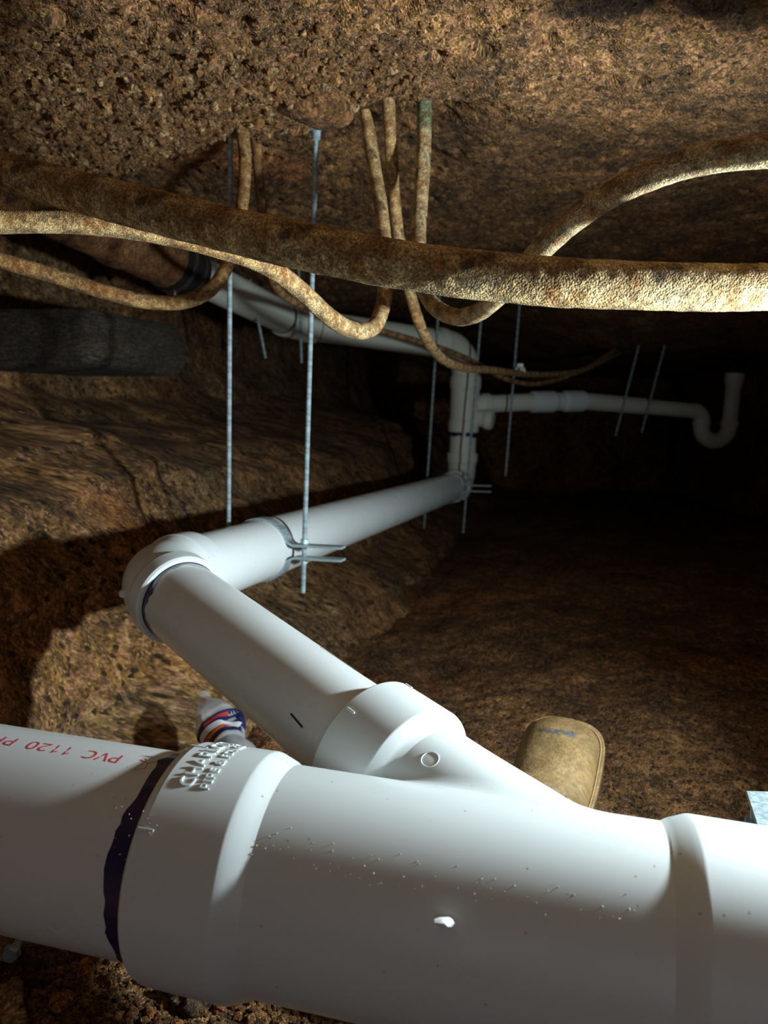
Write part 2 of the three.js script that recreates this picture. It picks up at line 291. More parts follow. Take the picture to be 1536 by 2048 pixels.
{
  const ys = spaced([[-0.8, 0.06], [0.8]]), n = 60;
  const side = (name, label, fx) => structure(name, grid(n, ys.length - 1, (i, j) => { const t = i / n, y = ys[j], q = fx(t, y); return { p: [q[0], y + EYE, -q[1]], uv: [q[0] + q[1], y], c: soilTint(t * 5, y, 9) }; }), M.wall, label, 'wall');
  side('wall_right', 'dug earth side of the tunnel in the dark', (t, y) => [2.3 + 0.08 * fbm(t * 12, y * 3, 0, 3, 171), -1.3 + 7.8 * t]);
  side('wall_back', 'dug earth end of the tunnel in the dark', (t, y) => [-2.1 + 4.8 * t, 6.2 + 0.1 * fbm(t * 9, y * 3, 4, 3, 173)]);
  side('wall_front', 'dug earth cheek beside the tunnel entrance behind the viewer', (t, y) => [-2.1 + 1.55 * t, -1.1 + 0.1 * fbm(t * 4, y * 3, 7, 3, 177)]);
  side('wall_entrance', 'dug earth cheek of the tunnel entrance on the lamp side', (t, y) => [0.55 + 2.1 * t, -1.1 + 0.1 * fbm(t * 5, y * 3, 7, 3, 179)]);
}

{ // old footing showing in the bank
  const a = W(-80, 612, 1.95), b = W(262, 735, 1.95), g = new RoundedBoxGeometry(b.x - a.x, a.y - b.y, 0.5, 8, 0.055), p = g.attributes.position;
  for (let i = 0; i < p.count; i++) { const n = 0.012 * fbm(p.getX(i) * 9, p.getY(i) * 9, p.getZ(i) * 9, 3, 181); p.setXYZ(i, p.getX(i) + n, p.getY(i) + n, p.getZ(i) + n); }
  g.computeVertexNormals(); g.rotateY(-0.25);
  const m = single('concrete_footing', g, std({ color: lin(0.15, 0.155, 0.17), map: again(soilMap, 0.9), bumpMap: soilBump, bumpScale: 0.002, roughness: 0.95 }), 'dull grey concrete footing showing in the bank under the sagging brown tube', 'footing'); m.position.set((a.x + b.x) / 2, (a.y + b.y) / 2, a.z - 0.22);
}

// ------------------------------------------------------------------ main drain: wye, pipes
const A0 = P(-0.35, -0.367, 0.655), mainDir = P(0.21, -0.394, 0.525).sub(A0).normalize();
const onMain = x => A0.clone().addScaledVector(mainDir, (x - A0.x) / mainDir.x);
const fontThin = await new FontLoader().loadAsync('fonts/droid/droid_sans_regular.typeface.json');
function bentText(text, f, size, depth, at, dir, R, place, parent, name, mat, label, stretch = 1) {
  const [d, e1, e2] = frame(dir), g = new TextGeometry(text, { font: f, size, depth, curveSegments: 4, bevelEnabled: false }); const p = g.attributes.position;
  for (let i = 0; i < p.count; i++) {
    const [th, s, r] = place(p.getX(i) * stretch, p.getY(i), p.getZ(i)); const q = at.clone().addScaledVector(d, s).addScaledVector(e1, Math.cos(th) * (R + r)).addScaledVector(e2, Math.sin(th) * (R + r)); p.setXYZ(i, q.x, q.y, q.z);
  }
  g.computeVertexNormals(); return part(name, g, mat, parent, label);
}
const rad = THREE.MathUtils.degToRad;
const RM = 0.0842, RB = 0.089, RH = 0.0975, RP = 0.0572;
const rimL = onMain(-0.178), stepL = onMain(-0.088), stepR = onMain(0.206), rimR = onMain(0.33);
const elbowCorner = P(-0.335, -0.242, 1.105), tapPoint = onMain(0.175), branchDir = elbowCorner.clone().sub(tapPoint).normalize();
{
  const pipeEnd = onMain(-0.9), inL = onMain(-0.13);
  const g = thing('drain_pipe', 'large white plastic main pipe with red printed lettering beside the wye', 'pipe');
  part('tube', pipeGeo(pipeEnd, inL, RM, 320), M.pvc, g);
  primerBand(g, rimL, mainDir.clone().negate(), RM, -0.004, 0.015, 3);
  const s0 = pipeEnd.distanceTo(onMain(-0.226));
  bentText('PVC  1120  PR  26', fontThin, 0.0120, 0.0002, pipeEnd, mainDir, RM, (x, y, z) => [rad(1) + y / RM, s0 - x, z], g, 'lettering', M.inkRed, 'red printed letters', 1.25);
  // scribbled red mark after the letters
  const pt = (s, y) => { const [d, e1, e2] = frame(mainDir), th = rad(1) + y / RM; return onMain(-0.212 + s).addScaledVector(e1, Math.cos(th) * RM).addScaledVector(e2, Math.sin(th) * RM); };
  const mark = [[0.000, 0.002], [0.003, -0.001], [0.006, 0.001], [0.004, 0.004], [0.001, 0.002], [0.009, 0.005], [0.016, 0.000], [0.009, 0.005], [0.011, 0.012], [0.003, 0.016], [0.006, 0.006]].map(q => pt(q[0], q[1]));
  part('ink_mark', new THREE.TubeGeometry(new THREE.CatmullRomCurve3(mark, false, 'catmullrom', 0.1), 80, 0.00035, 5), M.inkRed, g, 'thin red scribble');
}
{
  const g = thing('wye_fitting', 'big white plastic wye fitting with raised lettering on its hub', 'pipe fitting');
  // barrel and branch share one smooth surface where they meet
  const run = p => { const v = p.clone().sub(tapPoint); return v.addScaledVector(mainDir, -v.dot(mainDir)).length() - RB; };
  const bra = p => { const v = p.clone().sub(tapPoint), t = v.dot(branchDir); return v.addScaledVector(branchDir, -t).length() - (0.0645 + 0.004 * sm(0.20, 0.06, t)) + Math.max(0, -t) * 0.7; };
  const K = 0.012, smin = (a, b) => { const h = Math.max(0, K - Math.abs(a - b)) / K; return Math.min(a, b) - h * h * K * 0.25; };
  const sdf = p => smin(run(p), bra(p));
  const grad = p => { const e = 5e-4, o = V3(); for (const k of ['x', 'y', 'z']) { const a = p.clone(), b = p.clone(); a[k] += e; b[k] -= e; o[k] = (sdf(a) - sdf(b)) / (2 * e); } return o; };
  const fit = (geo, off, keep) => { const q = geo.attributes.position, nn = geo.attributes.normal, v = V3(); for (let i = 0; i < q.count; i++) { v.fromBufferAttribute(q, i); if (keep(v)) continue; for (let k = 0; k < 3; k++) { const n = grad(v); v.addScaledVector(n, -(sdf(v) + off) / Math.max(0.2, n.lengthSq())); } const n = grad(v).normalize(); q.setXYZ(i, v.x, v.y, v.z); nn.setXYZ(i, n.x, n.y, n.z); } return geo; };
  const smooth = (prof, at, dir, nu) => { const [d, e1, e2] = frame(dir), gg = grid(nu, prof.length - 1, (i, j) => { const a = i / nu * Math.PI * 2, [r, s] = prof[j]; return { p: at.clone().addScaledVector(d, s).addScaledVector(e1, Math.cos(a) * r).addScaledVector(e2, Math.sin(a) * r).toArray(), uv: [a * r, s] }; }, { flip: true }); return gg; };
  const L = stepL.distanceTo(stepR), prof = []; for (let k = 0; k <= 120; k++) prof.push([RB, L * k / 120]);
  part('barrel', fit(smooth(prof, stepL, mainDir, 280), 0, v => bra(v) < -0.012), M.pvcFit, g);
  const LB = 0.212, bp = []; for (let k = 0; k <= 90; k++) bp.push([0.0645, 0.03 + (LB - 0.03) * k / 90]);
  part('branch_barrel', fit(smooth(bp, tapPoint, branchDir, 220), 0.00025, v => run(v) < -0.012), M.pvcFit, g);
  const hubProfile = len => [[RB - 0.001, -0.006], [RB + 0.0005, 0.0], [RB + 0.003, 0.004], [RH - 0.002, 0.013], [RH - 0.0003, 0.0175], [RH, 0.020], [RH - 0.0005, len * 0.6], [RH - 0.0012, len - 0.008], [RH - 0.0028, len - 0.0075], [RH - 0.0032, len - 0.002], [RH - 0.005, len], [RM + 0.0006, len], [RM + 0.0006, len - 0.03]];
  const h = part('hub', lathe(hubProfile(stepL.distanceTo(rimL)), stepL, mainDir.clone().negate(), 400, 0.45), M.pvcFit, g);
  part('hub', lathe(hubProfile(stepR.distanceTo(rimR)), stepR, mainDir, 400, 0.45), M.pvcFit, g);
  const bAt = tapPoint.clone().addScaledVector(branchDir, LB), bh = 0.0755, bl = 0.080;
  const bhub = part('branch_hub', lathe([[0.0640, -0.006], [0.0652, 0], [0.068, 0.004], [bh - 0.0008, 0.0125], [bh, 0.015], [bh - 0.0005, bl * 0.7], [bh - 0.001, bl - 0.003], [bh - 0.003, bl], [RP + 0.0005, bl], [RP + 0.0005, bl - 0.03]], bAt, branchDir, 320, 0.45), M.pvcFit, g);
  // raised maker's lettering around the near hub, small moulded ticks on the rims
  const sT = 0.026;
  bentText('CHARLOTTE', fontThin, 0.0118, 0.0018, rimL, mainDir, RH - 0.0012, (x, y, z) => [rad(25) - x / RH, sT + 0.006 - y, z], h, 'lettering', M.pvcFit, 'raised moulded letters', 1.12);
  bentText('PIPE & FDY CO', fontThin, 0.0078, 0.0016, rimL, mainDir, RH - 0.0009, (x, y, z) => [rad(25) - x / RH, sT + 0.0205 - y, z], h, 'lettering', M.pvcFit, 'raised moulded letters', 1.12);
  const tick = (at, dir, R, th, s, len, w, parent) => { const [d, e1, e2] = frame(dir), n = e1.clone().multiplyScalar(Math.cos(th)).addScaledVector(e2, Math.sin(th)), t = V3().crossVectors(d, n); part('alignment_mark', box(len, 0.0022, w, basis(at.clone().addScaledVector(d, s).addScaledVector(n, R), d, n, t), 0.0007), M.pvcFit, parent); };
  tick(rimL, mainDir, RH - 0.0012, rad(47), 0.010, 0.014, 0.0024, h); tick(rimL, mainDir, RH - 0.0012, rad(-8), 0.012, 0.016, 0.002, h);
  const bRim = bAt.clone().addScaledVector(branchDir, bl), back = branchDir.clone().negate();
  tick(bRim, back, bh - 0.0005, rad(-28), 0.010, 0.010, 0.002, bhub); tick(bRim, back, bh - 0.0005, rad(35), 0.012, 0.012, 0.002, bhub);
  const [d, e1, e2] = frame(branchDir), nrm = e1.clone().multiplyScalar(Math.cos(-0.45)).addScaledVector(e2, Math.sin(-0.45)), spot = tapPoint.clone().addScaledVector(branchDir, 0.185).addScaledVector(nrm, 0.0643);
  const ring = new THREE.TorusGeometry(0.008, 0.0006, 8, 40); ring.applyMatrix4(basis(spot, branchDir, V3().crossVectors(nrm, branchDir), nrm)); part('moulding_ring', ring, M.pvcFit, g);
}
single('drain_pipe', pipeGeo(onMain(0.29), onMain(2.31), RM, 72), M.pvc, 'main pipe length leaving the wye by its far hub', 'pipe');

// ------------------------------------------------------------------ branch line
const pipe2End = P(0.335, -0.284, 3.30), dirBack = tapPoint.clone().sub(elbowCorner).normalize(), dirOn = pipe2End.clone().sub(elbowCorner).normalize();
const [nearElbow, nearRimA, nearRimB] = elbow('elbow_fitting', 'white plastic elbow with purple primer between wye branch and hung pipe', elbowCorner, dirBack, dirOn, 0.066, 0.0605, 0.0665, 0.036, 0.055, M.pvcFit);
part('alignment_mark', new THREE.SphereGeometry(0.006, 12, 8).translate(...nearRimA.clone().addScaledVector(dirBack, -0.03).add(V3(-0.064, 0.004, 0.018)).toArray()), M.pvcFit, nearElbow);
{
  const a = tapPoint.clone().addScaledVector(branchDir, 0.27), b = nearRimA.clone().addScaledVector(dirBack, -0.03);
  const g = thing('drain_pipe', 'short white pipe rising from the wye branch to the near elbow', 'pipe');
  part('tube', pipeGeo(a, b, RP), M.pvc, g);
  primerBand(g, nearRimA, dirBack, RP, -0.006, 0.011, 11);
  const [d, e1, e2] = frame(branchDir), o = tapPoint.clone().addScaledVector(branchDir, 0.37);
  const pt = (s, th) => o.clone().addScaledVector(d, s).addScaledVector(e1, Math.cos(th) * (RP + 0.0001)).addScaledVector(e2, Math.sin(th) * (RP + 0.0001));
  part('scratch', new THREE.TubeGeometry(new THREE.CatmullRomCurve3([pt(-0.045, 0.62), pt(-0.02, 0.52), pt(0.03, 0.50), pt(0.05, 0.46)]), 30, 0.0004, 5), std({ color: lin(0.35, 0.25, 0.13), roughness: 0.9 }), g, 'fine brown scratch');
  part('ink_mark', new THREE.TubeGeometry(new THREE.CatmullRomCurve3([pt(-0.035, -1.28), pt(-0.02, -1.24), pt(-0.012, -1.22)]), 12, 0.0012, 6), M.inkDark, g, 'dark purple pen stroke');
}
const FE = pipe2End, up = V3(0, 1, 0), P2 = P(0.352, 0.30, 3.28), P1 = P(-0.335, 0.352, 2.86), riserDir = P2.clone().sub(FE).normalize();
const [farElbow, farRimA, farRimB] = elbow('elbow_fitting', 'white elbow at the foot of the riser beyond the long hung pipe', FE, dirOn.clone().negate(), riserDir, 0.085, 0.0605, 0.067, 0.05, 0.05, M.pvcOld);
{
  const g = thing('drain_pipe', 'long white pipe hung on rods running from near elbow to riser', 'pipe');
  part('tube', pipeGeo(nearRimB.clone().addScaledVector(dirOn, -0.03), farRimA.clone().addScaledVector(dirOn, 0.03), RP), M.pvc, g);
  primerBand(g, nearRimB, dirOn, RP, -0.004, 0.0035, 17);
  const s0 = 0.03; bentText('PVC-1120  DR 26', fontThin, 0.006, 0.0002, nearRimB, dirOn, RP, (x, y, z) => [rad(-22) + y / RP, s0 + 0.2 - x, z], g, 'lettering', M.inkRed, 'red printed letters', 1.3);
}
// riser with its tee
const Ty = W(930, 810, 3.28).y, onRiser = y => FE.clone().lerp(P2, (y - FE.y) / (P2.y - FE.y)), T0 = onRiser(Ty);
const T1 = W(1064, 804, 3.36), teeDir = T1.clone().sub(T0).normalize();
const [topElbow, topRimA, topRimB] = elbow('elbow_fitting', 'white long sweep elbow on top of the riser', P2, riserDir.clone().negate(), P1.clone().sub(P2), 0.12, 0.0605, 0.066, 0.035, 0.04, M.pvcOld);
{
  const g = thing('tee_fitting', 'dusty white sanitary tee standing in the riser', 'pipe fitting');
  const a = T0.clone().addScaledVector(riserDir, -0.09), b = T0.clone().addScaledVector(riserDir, 0.09);
  part('barrel', pipeGeo(a, b, 0.0615), M.pvcOld, g);
  hub(g, a.clone().addScaledVector(riserDir, 0.03), riserDir.clone().negate(), 0.0615, 0.0665, 0.055, M.pvcOld); hub(g, b.clone().addScaledVector(riserDir, -0.03), riserDir, 0.0615, 0.0665, 0.055, M.pvcOld);
  part('side_barrel', pipeGeo(T0, T0.clone().addScaledVector(teeDir, 0.08), 0.041), M.pvcOld, g); hub(g, T0.clone().addScaledVector(teeDir, 0.07), teeDir, 0.041, 0.046, 0.045, M.pvcOld, 'side_hub');
  const c0 = T0.clone().addScaledVector(riserDir, -0.045), cd = V3(0.9, -0.15, 0.35).normalize();
  part('cleanout_barrel', pipeGeo(c0, c0.clone().addScaledVector(cd, 0.10), 0.036), M.pvcOld, g); hub(g, c0.clone().addScaledVector(cd, 0.09), cd, 0.036, 0.043, 0.035, M.pvcOld, 'cleanout_hub');
  part('cleanout_plug', lathe([[0.0002, 0.006], [0.03, 0.006], [0.038, 0.004], [0.0385, 0]], c0.clone().addScaledVector(cd, 0.124), cd, 32), M.pvcOld, g);
}
{
  const g = thing('drain_pipe', 'upright white riser pipe with purple rings in the dark', 'pipe');
  part('tube', pipeGeo(farRimB.clone().addScaledVector(riserDir, -0.03), topRimA.clone().addScaledVector(riserDir, 0.02), 0.0572), M.pvcOld, g);
  primerBand(g, T0.clone().addScaledVector(riserDir, -0.115), riserDir.clone().negate(), RP, 0, 0.02, 23); primerBand(g, T0.clone().addScaledVector(riserDir, 0.115), riserDir, RP, 0, 0.008, 29);
}
// upper line back to the old clay pipe
const upDir = P(-0.381, 0.126, -0.916).sub(P(0, 0, 0)).normalize(), toTop = P2.clone().sub(P1).normalize();
const [upElbow, upRimA, upRimB] = elbow('elbow_fitting', 'white shallow bend high up between two overhead pipes', P1, toTop, upDir, 0.10, 0.0605, 0.066, 0.06, 0.04, M.pvcOld);
{
  const g = thing('drain_pipe', 'white overhead pipe joining the shallow bend to the riser top', 'pipe');
  part('tube', pipeGeo(upRimA.clone().addScaledVector(toTop, -0.03), topRimB.clone().addScaledVector(toTop, 0.03), RP), M.pvcOld, g);
  primerBand(g, upRimA, toTop, RP, 0, 0.006, 31);
  const g2 = thing('drain_pipe', 'white overhead pipe coming out of the black rubber coupling', 'pipe');
  const cpl = P1.clone().addScaledVector(upDir, 0.60);
  part('tube', pipeGeo(upRimB.clone().addScaledVector(upDir, -0.03), cpl.clone().addScaledVector(upDir, 0.04), RP), M.pvcOld, g2);
  primerBand(g2, upRimB, upDir, RP, 0, 0.012, 37);
  const c = thing('rubber_coupling', 'black rubber coupling with steel bands joining white pipe to clay pipe', 'coupling');
  part('sleeve', lathe([[0.058, -0.002], [0.066, 0], [0.0675, 0.006], [0.066, 0.012], [0.067, 0.03], [0.078, 0.05], [0.0815, 0.07], [0.082, 0.11], [0.0835, 0.115], [0.082, 0.122], [0.07, 0.124]], cpl, upDir, 64), M.rubber, c);
  for (const [s, r] of [[0.02, 0.0675], [0.09, 0.083]]) {
    const b = part('clamp_band', lathe([[r - 0.002, 0], [r, 0.0005], [r, 0.0125], [r - 0.002, 0.013]], cpl.clone().addScaledVector(upDir, s - 0.006), upDir, 64), M.steel, c);
    const [d, e1, e2] = frame(upDir); part('worm_screw', box(0.03, 0.014, 0.012, basis(cpl.clone().addScaledVector(upDir, s).addScaledVector(e1, -(r + 0.004)), e2, d, e1), 0.003), M.steel, b);
  }
  const k0 = cpl.clone().addScaledVector(upDir, 0.10), geo = lathe((() => { const o = []; for (let i = 0; i <= 46; i++) o.push([0.077 + 0.002 * noise(i * 0.4, 0, 0, 5) + (i > 14 && i < 20 ? 0.004 : 0), i * 0.0133]); return o; })(), k0, upDir, 64, 3);
  single('clay_pipe', geo, M.clay, 'old brown clay pipe running into the bank from the black coupling', 'pipe');
}
// side branch to the trap
{
  const T2 = W(1166, 802, 3.46), T3 = W(1392, 822, 3.64), d2 = T2.clone().sub(T1).normalize(), d3 = T3.clone().sub(T2).normalize(), r = 0.038;
  single('drain_pipe', pipeGeo(T0.clone().addScaledVector(teeDir, 0.09), T1.clone().addScaledVector(teeDir, 0.02), r), M.pvcOld, 'short white pipe between the riser tee and the side coupling', 'pipe');
  const g = thing('pipe_coupling', 'pale double hub coupling in the side branch pipe', 'coupling');
  part('barrel', pipeGeo(T1, T2, 0.0405), M.pvcFit, g);
  hub(g, along(T1, T2, 0.45), d2.clone().negate(), 0.0405, 0.0475, T1.distanceTo(T2) * 0.45, M.pvcFit); hub(g, along(T1, T2, 0.58), d2, 0.0405, 0.0475, T1.distanceTo(T2) * 0.42, M.pvcFit);
  const Tm = along(T2, T3, 0.52);
  single('drain_pipe', pipeGeo(T2.clone().addScaledVector(d3, -0.02), Tm, r), M.pvcOld, 'white side branch pipe leaving the pale coupling', 'pipe');
  single('drain_pipe', pipeGeo(Tm.clone().addScaledVector(d3, 0.002), T3, r * 0.92), M.pvcOld, 'thinner grey pipe reaching the trap in the dark', 'pipe');
  const t = thing('p_trap', 'white plastic trap bend hanging far off in the dark', 'trap');
  const u = T3.clone().addScaledVector(d3, 0.03), rr = 0.066, pts = [T3.clone().addScaledVector(d3, -0.03), T3, u.clone().add(V3(0.004, -0.03, 0))];
  for (let k = 0; k <= 12; k++) { const a = Math.PI * (1 + k / 12); pts.push(u.clone().add(V3(rr + 0.004 + rr * Math.cos(a), -0.075 + rr * Math.sin(a), 0))); }
  pts.push(u.clone().add(V3(2 * rr + 0.006, -0.03, 0)));
  part('trap_bend', new THREE.TubeGeometry(new THREE.CatmullRomCurve3(pts), 90, r * 0.97, 32), M.pvcOld, t);
  const s0 = pts[pts.length - 1]; part('tailpiece', pipeGeo(s0.clone().add(V3(0, -0.02, 0)), s0.clone().add(V3(0.012, 0.20, 0)), r * 0.92), M.pvcOld, t);
  hub(t, s0.clone().add(V3(0, -0.045, 0)), V3(0, 1, 0), r * 0.97, r * 1.12, 0.03, M.pvcOld, 'slip_nut'); hub(t, s0.clone().add(V3(0.010, 0.15, 0)), V3(0.05, 1, 0), r * 0.95, r * 1.15, 0.06, M.pvcOld, 'hub');
  hub(t, u.clone().add(V3(0.004, -0.07, 0)), V3(0, 1, 0), r * 0.97, r * 1.1, 0.03, M.pvcOld, 'slip_nut');
}

// ------------------------------------------------------------------ hanger clamps and threaded rods
function hexNut(at, dir, r = 0.0085, h = 0.008) { const [d, e1, e2] = frame(dir); const g = new THREE.CylinderGeometry(r, r, h, 6); g.applyMatrix4(basis(at, e2, d, e1)); return toCreasedNormals(g, 0.3); }
function clamp(label, center, axis, r, half, earLen, offset) {
  const g = thing('pipe_clamp', label, 'clamp', 'hanger clamps on the long pipe');
  const d = axis.clone().normalize(), side = V3().crossVectors(d, up).normalize(), vert = V3().crossVectors(side, d).normalize(), th = 0.0045, w = 0.026, gap = 0.0095;
  for (const s of [1, -1]) {
    const path = [], R = r + th / 2; const a0 = Math.asin((gap + th / 2) / R);
    path.push([R * Math.cos(a0) + earLen, (gap + th / 2) * s]); path.push([R * Math.cos(a0) + 0.012, (gap + th / 2) * s]);
    for (let k = 0; k <= 28; k++) { const a = lerp(a0 + 0.12, Math.PI - a0 - 0.12, k / 28); path.push([R * Math.cos(a), R * Math.sin(a) * s]); }
    path.push([-R * Math.cos(a0) - 0.012, (gap + th / 2) * s]); path.push([-R * Math.cos(a0) - earLen, (gap + th / 2) * s]);
    const geos = []; const n = path.length, pos = [], idx = [];
    for (let i = 0; i < n; i++) {
      const p = path[i], q = path[Math.max(0, i - 1)], t = path[Math.min(n - 1, i + 1)]; let tx = t[0] - q[0], ty = t[1] - q[1]; const l = Math.hypot(tx, ty); tx /= l; ty /= l; const nx = -ty, ny = tx;
      for (const [a, b] of [[1, 1], [1, -1], [-1, -1], [-1, 1]]) { const v = center.clone().addScaledVector(side, p[0] + nx * th / 2 * a).addScaledVector(vert, p[1] + ny * th / 2 * a).addScaledVector(d, b * w / 2); pos.push(v.x, v.y, v.z); }
      if (i) for (let k = 0; k < 4; k++) { const A = (i - 1) * 4 + k, B = (i - 1) * 4 + (k + 1) % 4; idx.push(A, B, A + 4, B, B + 4, A + 4); }
    }
    idx.push(0, 2, 1, 0, 3, 2); const e = (n - 1) * 4; idx.push(e, e + 1, e + 2, e, e + 2, e + 3);
    const bg = new THREE.BufferGeometry(); bg.setAttribute('position', new THREE.Float32BufferAttribute(pos, 3)); bg.setAttribute('uv', new THREE.Float32BufferAttribute(new Float32Array(pos.length / 3 * 2).map((_, i) => (i % 2 ? i * 0.0011 : (i % 8) * 0.003)), 2)); bg.setIndex(idx);
    const cg = toCreasedNormals(bg, 0.5);
    part('half_band', cg, M.zinc, g);
  }
  return { g, side, vert };
}
const clampDir = dirOn, c1 = elbowCorner.clone().addScaledVector(dirOn, (1.435 - 1.105) / -dirOn.z), c2 = elbowCorner.clone().addScaledVector(dirOn, (3.10 - 1.105) / -dirOn.z);
const K1 = clamp('galvanised steel hanger clamp around the pipe just past the near elbow', c1, dirOn, RP, 1, 0.108);
const K2 = clamp('galvanised steel hanger clamp in the gloom beside the riser foot', c2, dirOn, RP, 1, 0.108);
function threadedRod(label, top, bottom, nuts, flange, group = 'threaded hanger rods') {
  const g = thing('threaded_rod', label, 'rod', group);
  part('shaft', rod(top, bottom, 0.0046), M.rod, g);
  const d = top.clone().sub(bottom).normalize();
  for (const y of nuts) { const t = (y - bottom.y) / (top.y - bottom.y); part('nut', hexNut(along(bottom, top, t), d), M.zinc, g); }
  if (flange) part('flange', lathe([[0.0046, 0.03], [0.018, 0.026], [0.020, 0.022], [0.018, 0.018], [0.009, 0.016], [0.008, 0], [0.0046, -0.001]], along(top, bottom, 0.02), d, 28), M.zinc, g);
  return g;
}
const ry = 0.0145;
{
  const off = 0.074, rB = c1.clone().addScaledVector(K1.side, off), lB = c1.clone().addScaledVector(K1.side, -off);
  const bot = W(606, 1186, -rB.z), top = W(633, 262, -rB.z + 0.02);
  threadedRod('bright threaded rod with round flange passing through the near clamp ears', top, bot, [rB.y + ry + 0.004, rB.y - ry - 0.004], true);
  threadedRod('bright threaded rod dropping behind the pipe at the near elbow', W(461, 270, -lB.z), lB.clone().add(V3(0, -0.08, 0)), [lB.y + ry + 0.004, lB.y - ry - 0.004], false);
  const rB2 = c2.clone().addScaledVector(K2.side, off), lB2 = c2.clone().addScaledVector(K2.side, -off);
  threadedRod('dim threaded rod through the clamp ears beside the riser', W(970, 545, -rB2.z), W(926, 1066, -rB2.z), [rB2.y + ry + 0.004, rB2.y - ry - 0.004], false);
  threadedRod('dim threaded rod behind the far end of the long pipe', W(882, 545, -lB2.z), W(848, 1056, -lB2.z), [lB2.y + ry + 0.004, lB2.y - ry - 0.004], false);
}
threadedRod('short leaning rod end under the overhead pipe next to the black coupling', W(500, 560, 2.62), W(531, 716, 2.55), [], false, 'rods under the overhead pipe');
threadedRod('thin rod crossing in front of the overhead pipe bend', W(597, 520, 2.74), W(603, 726, 2.70), [], false, 'rods under the overhead pipe');
threadedRod('faint rod just past the riser crossing the side branch', W(1040, 600, 3.22), W(1011, 952, 3.2), [], false);
threadedRod('faint slanting rod by the side branch, nearer the pale coupling', W(1278, 690, 3.47), W(1231, 872, 3.47), [], false);
threadedRod('faint slanting rod by the side branch, nearer the trap', W(1330, 690, 3.5), W(1283, 866, 3.5), [], false);

// ------------------------------------------------------------------ old water lines under the roof
const pts = l => l.map(q => W(...q));
const LINES = 'old crusted water lines';
single('supply_tube', sweep(pts([[-330, 230, 0.93], [-150, 295, 0.88], [0, 342, 0.835], [200, 395, 0.79], [400, 446, 0.745], [600, 492, 0.705], [850, 537, 0.672], [1100, 563, 0.667], [1300, 572, 0.677], [1536, 575, 0.70], [1800, 560, 0.74], [2300, 520, 0.86]]), 0.0205, { seg: 48, step: 0.0025, amp: 0.035, seed: 5, tone: [1.0, 0.90, 0.73],
  paint: (s, a, c) => { const o = sm(0.045, 0.01, Math.abs(s - 0.98) + 0.012 * noise(s * 90, a * 2, 0, 3)) * sm(1.6, 0.3, Math.abs(Math.sin((a - 1) / 2)) * 2.2); return o > 0 ? [c[0] * lerp(1, 0.85, o), c[1] * lerp(1, 0.5, o), c[2] * lerp(1, 0.28, o)] : c; } }), M.crust, 'thick mud crusted line sweeping across in front of all others', 'tube');
single('supply_tube', sweep(pts([[-420, 470, 0.72], [-160, 445, 0.76], [0, 444, 0.80], [150, 446, 0.83], [300, 464, 0.86], [430, 494, 0.89], [530, 530, 0.93], [600, 580, 0.98], [660, 635, 1.03], [705, 660, 1.07], [745, 656, 1.12], [766, 610, 1.18], [771, 540, 1.24], [764, 430, 1.30], [746, 320, 1.35], [732, 225, 1.36]]), 0.0115, { seed: 15, step: 0.004, amp: 0.05, tone: [0.98, 0.86, 0.70] }), M.copper, 'pale line dipping to a sharp low bend ahead of the overhead pipe', 'tube', LINES);
single('supply_tube', sweep(pts([[-420, 400, 1.0], [-180, 468, 1.06], [0, 521, 1.13], [110, 552, 1.17], [210, 584, 1.20], [300, 604, 1.23], [370, 603, 1.27], [420, 580, 1.31], [455, 530, 1.36], [473, 470, 1.40], [486, 390, 1.43], [490, 320, 1.44], [486, 265, 1.44]]), 0.0115, { seed: 25, step: 0.004, tone: [0.74, 0.55, 0.36] }), M.copper, 'rusty brown line sagging below the others under the black coupling', 'tube', LINES);
single('supply_tube', sweep(pts([[510, 260, 1.50], [514, 310, 1.51], [522, 400, 1.53], [532, 500, 1.58], [546, 562, 1.68], [580, 600, 1.86], [640, 622, 2.06], [720, 650, 2.28], [800, 672, 2.46], [900, 703, 2.68], [960, 730, 2.84], [1010, 757, 2.96], [1060, 768, 3.08], [1110, 760, 3.22], [1180, 735, 3.42], [1240, 705, 3.7]]), 0.0095, { seed: 35, tone: [0.62, 0.45, 0.33] }), M.copper, 'thin dark brown line trailing along the overhead pipe into the dark', 'tube', LINES);
single('supply_tube', sweep(pts([[776, 190, 1.32], [780, 260, 1.34], [785, 350, 1.37], [794, 450, 1.40], [806, 520, 1.42], [824, 600, 1.48], [846, 665, 1.56], [878, 712, 1.72], [925, 735, 2.0], [985, 740, 2.35], [1050, 748, 2.75], [1110, 748, 3.05], [1170, 738, 3.35], [1230, 700, 3.7]]), 0.0108, { seed: 45, tone: [0.80, 0.64, 0.46] }), M.copper, 'middle hanging line curving away across the riser', 'tube', LINES);
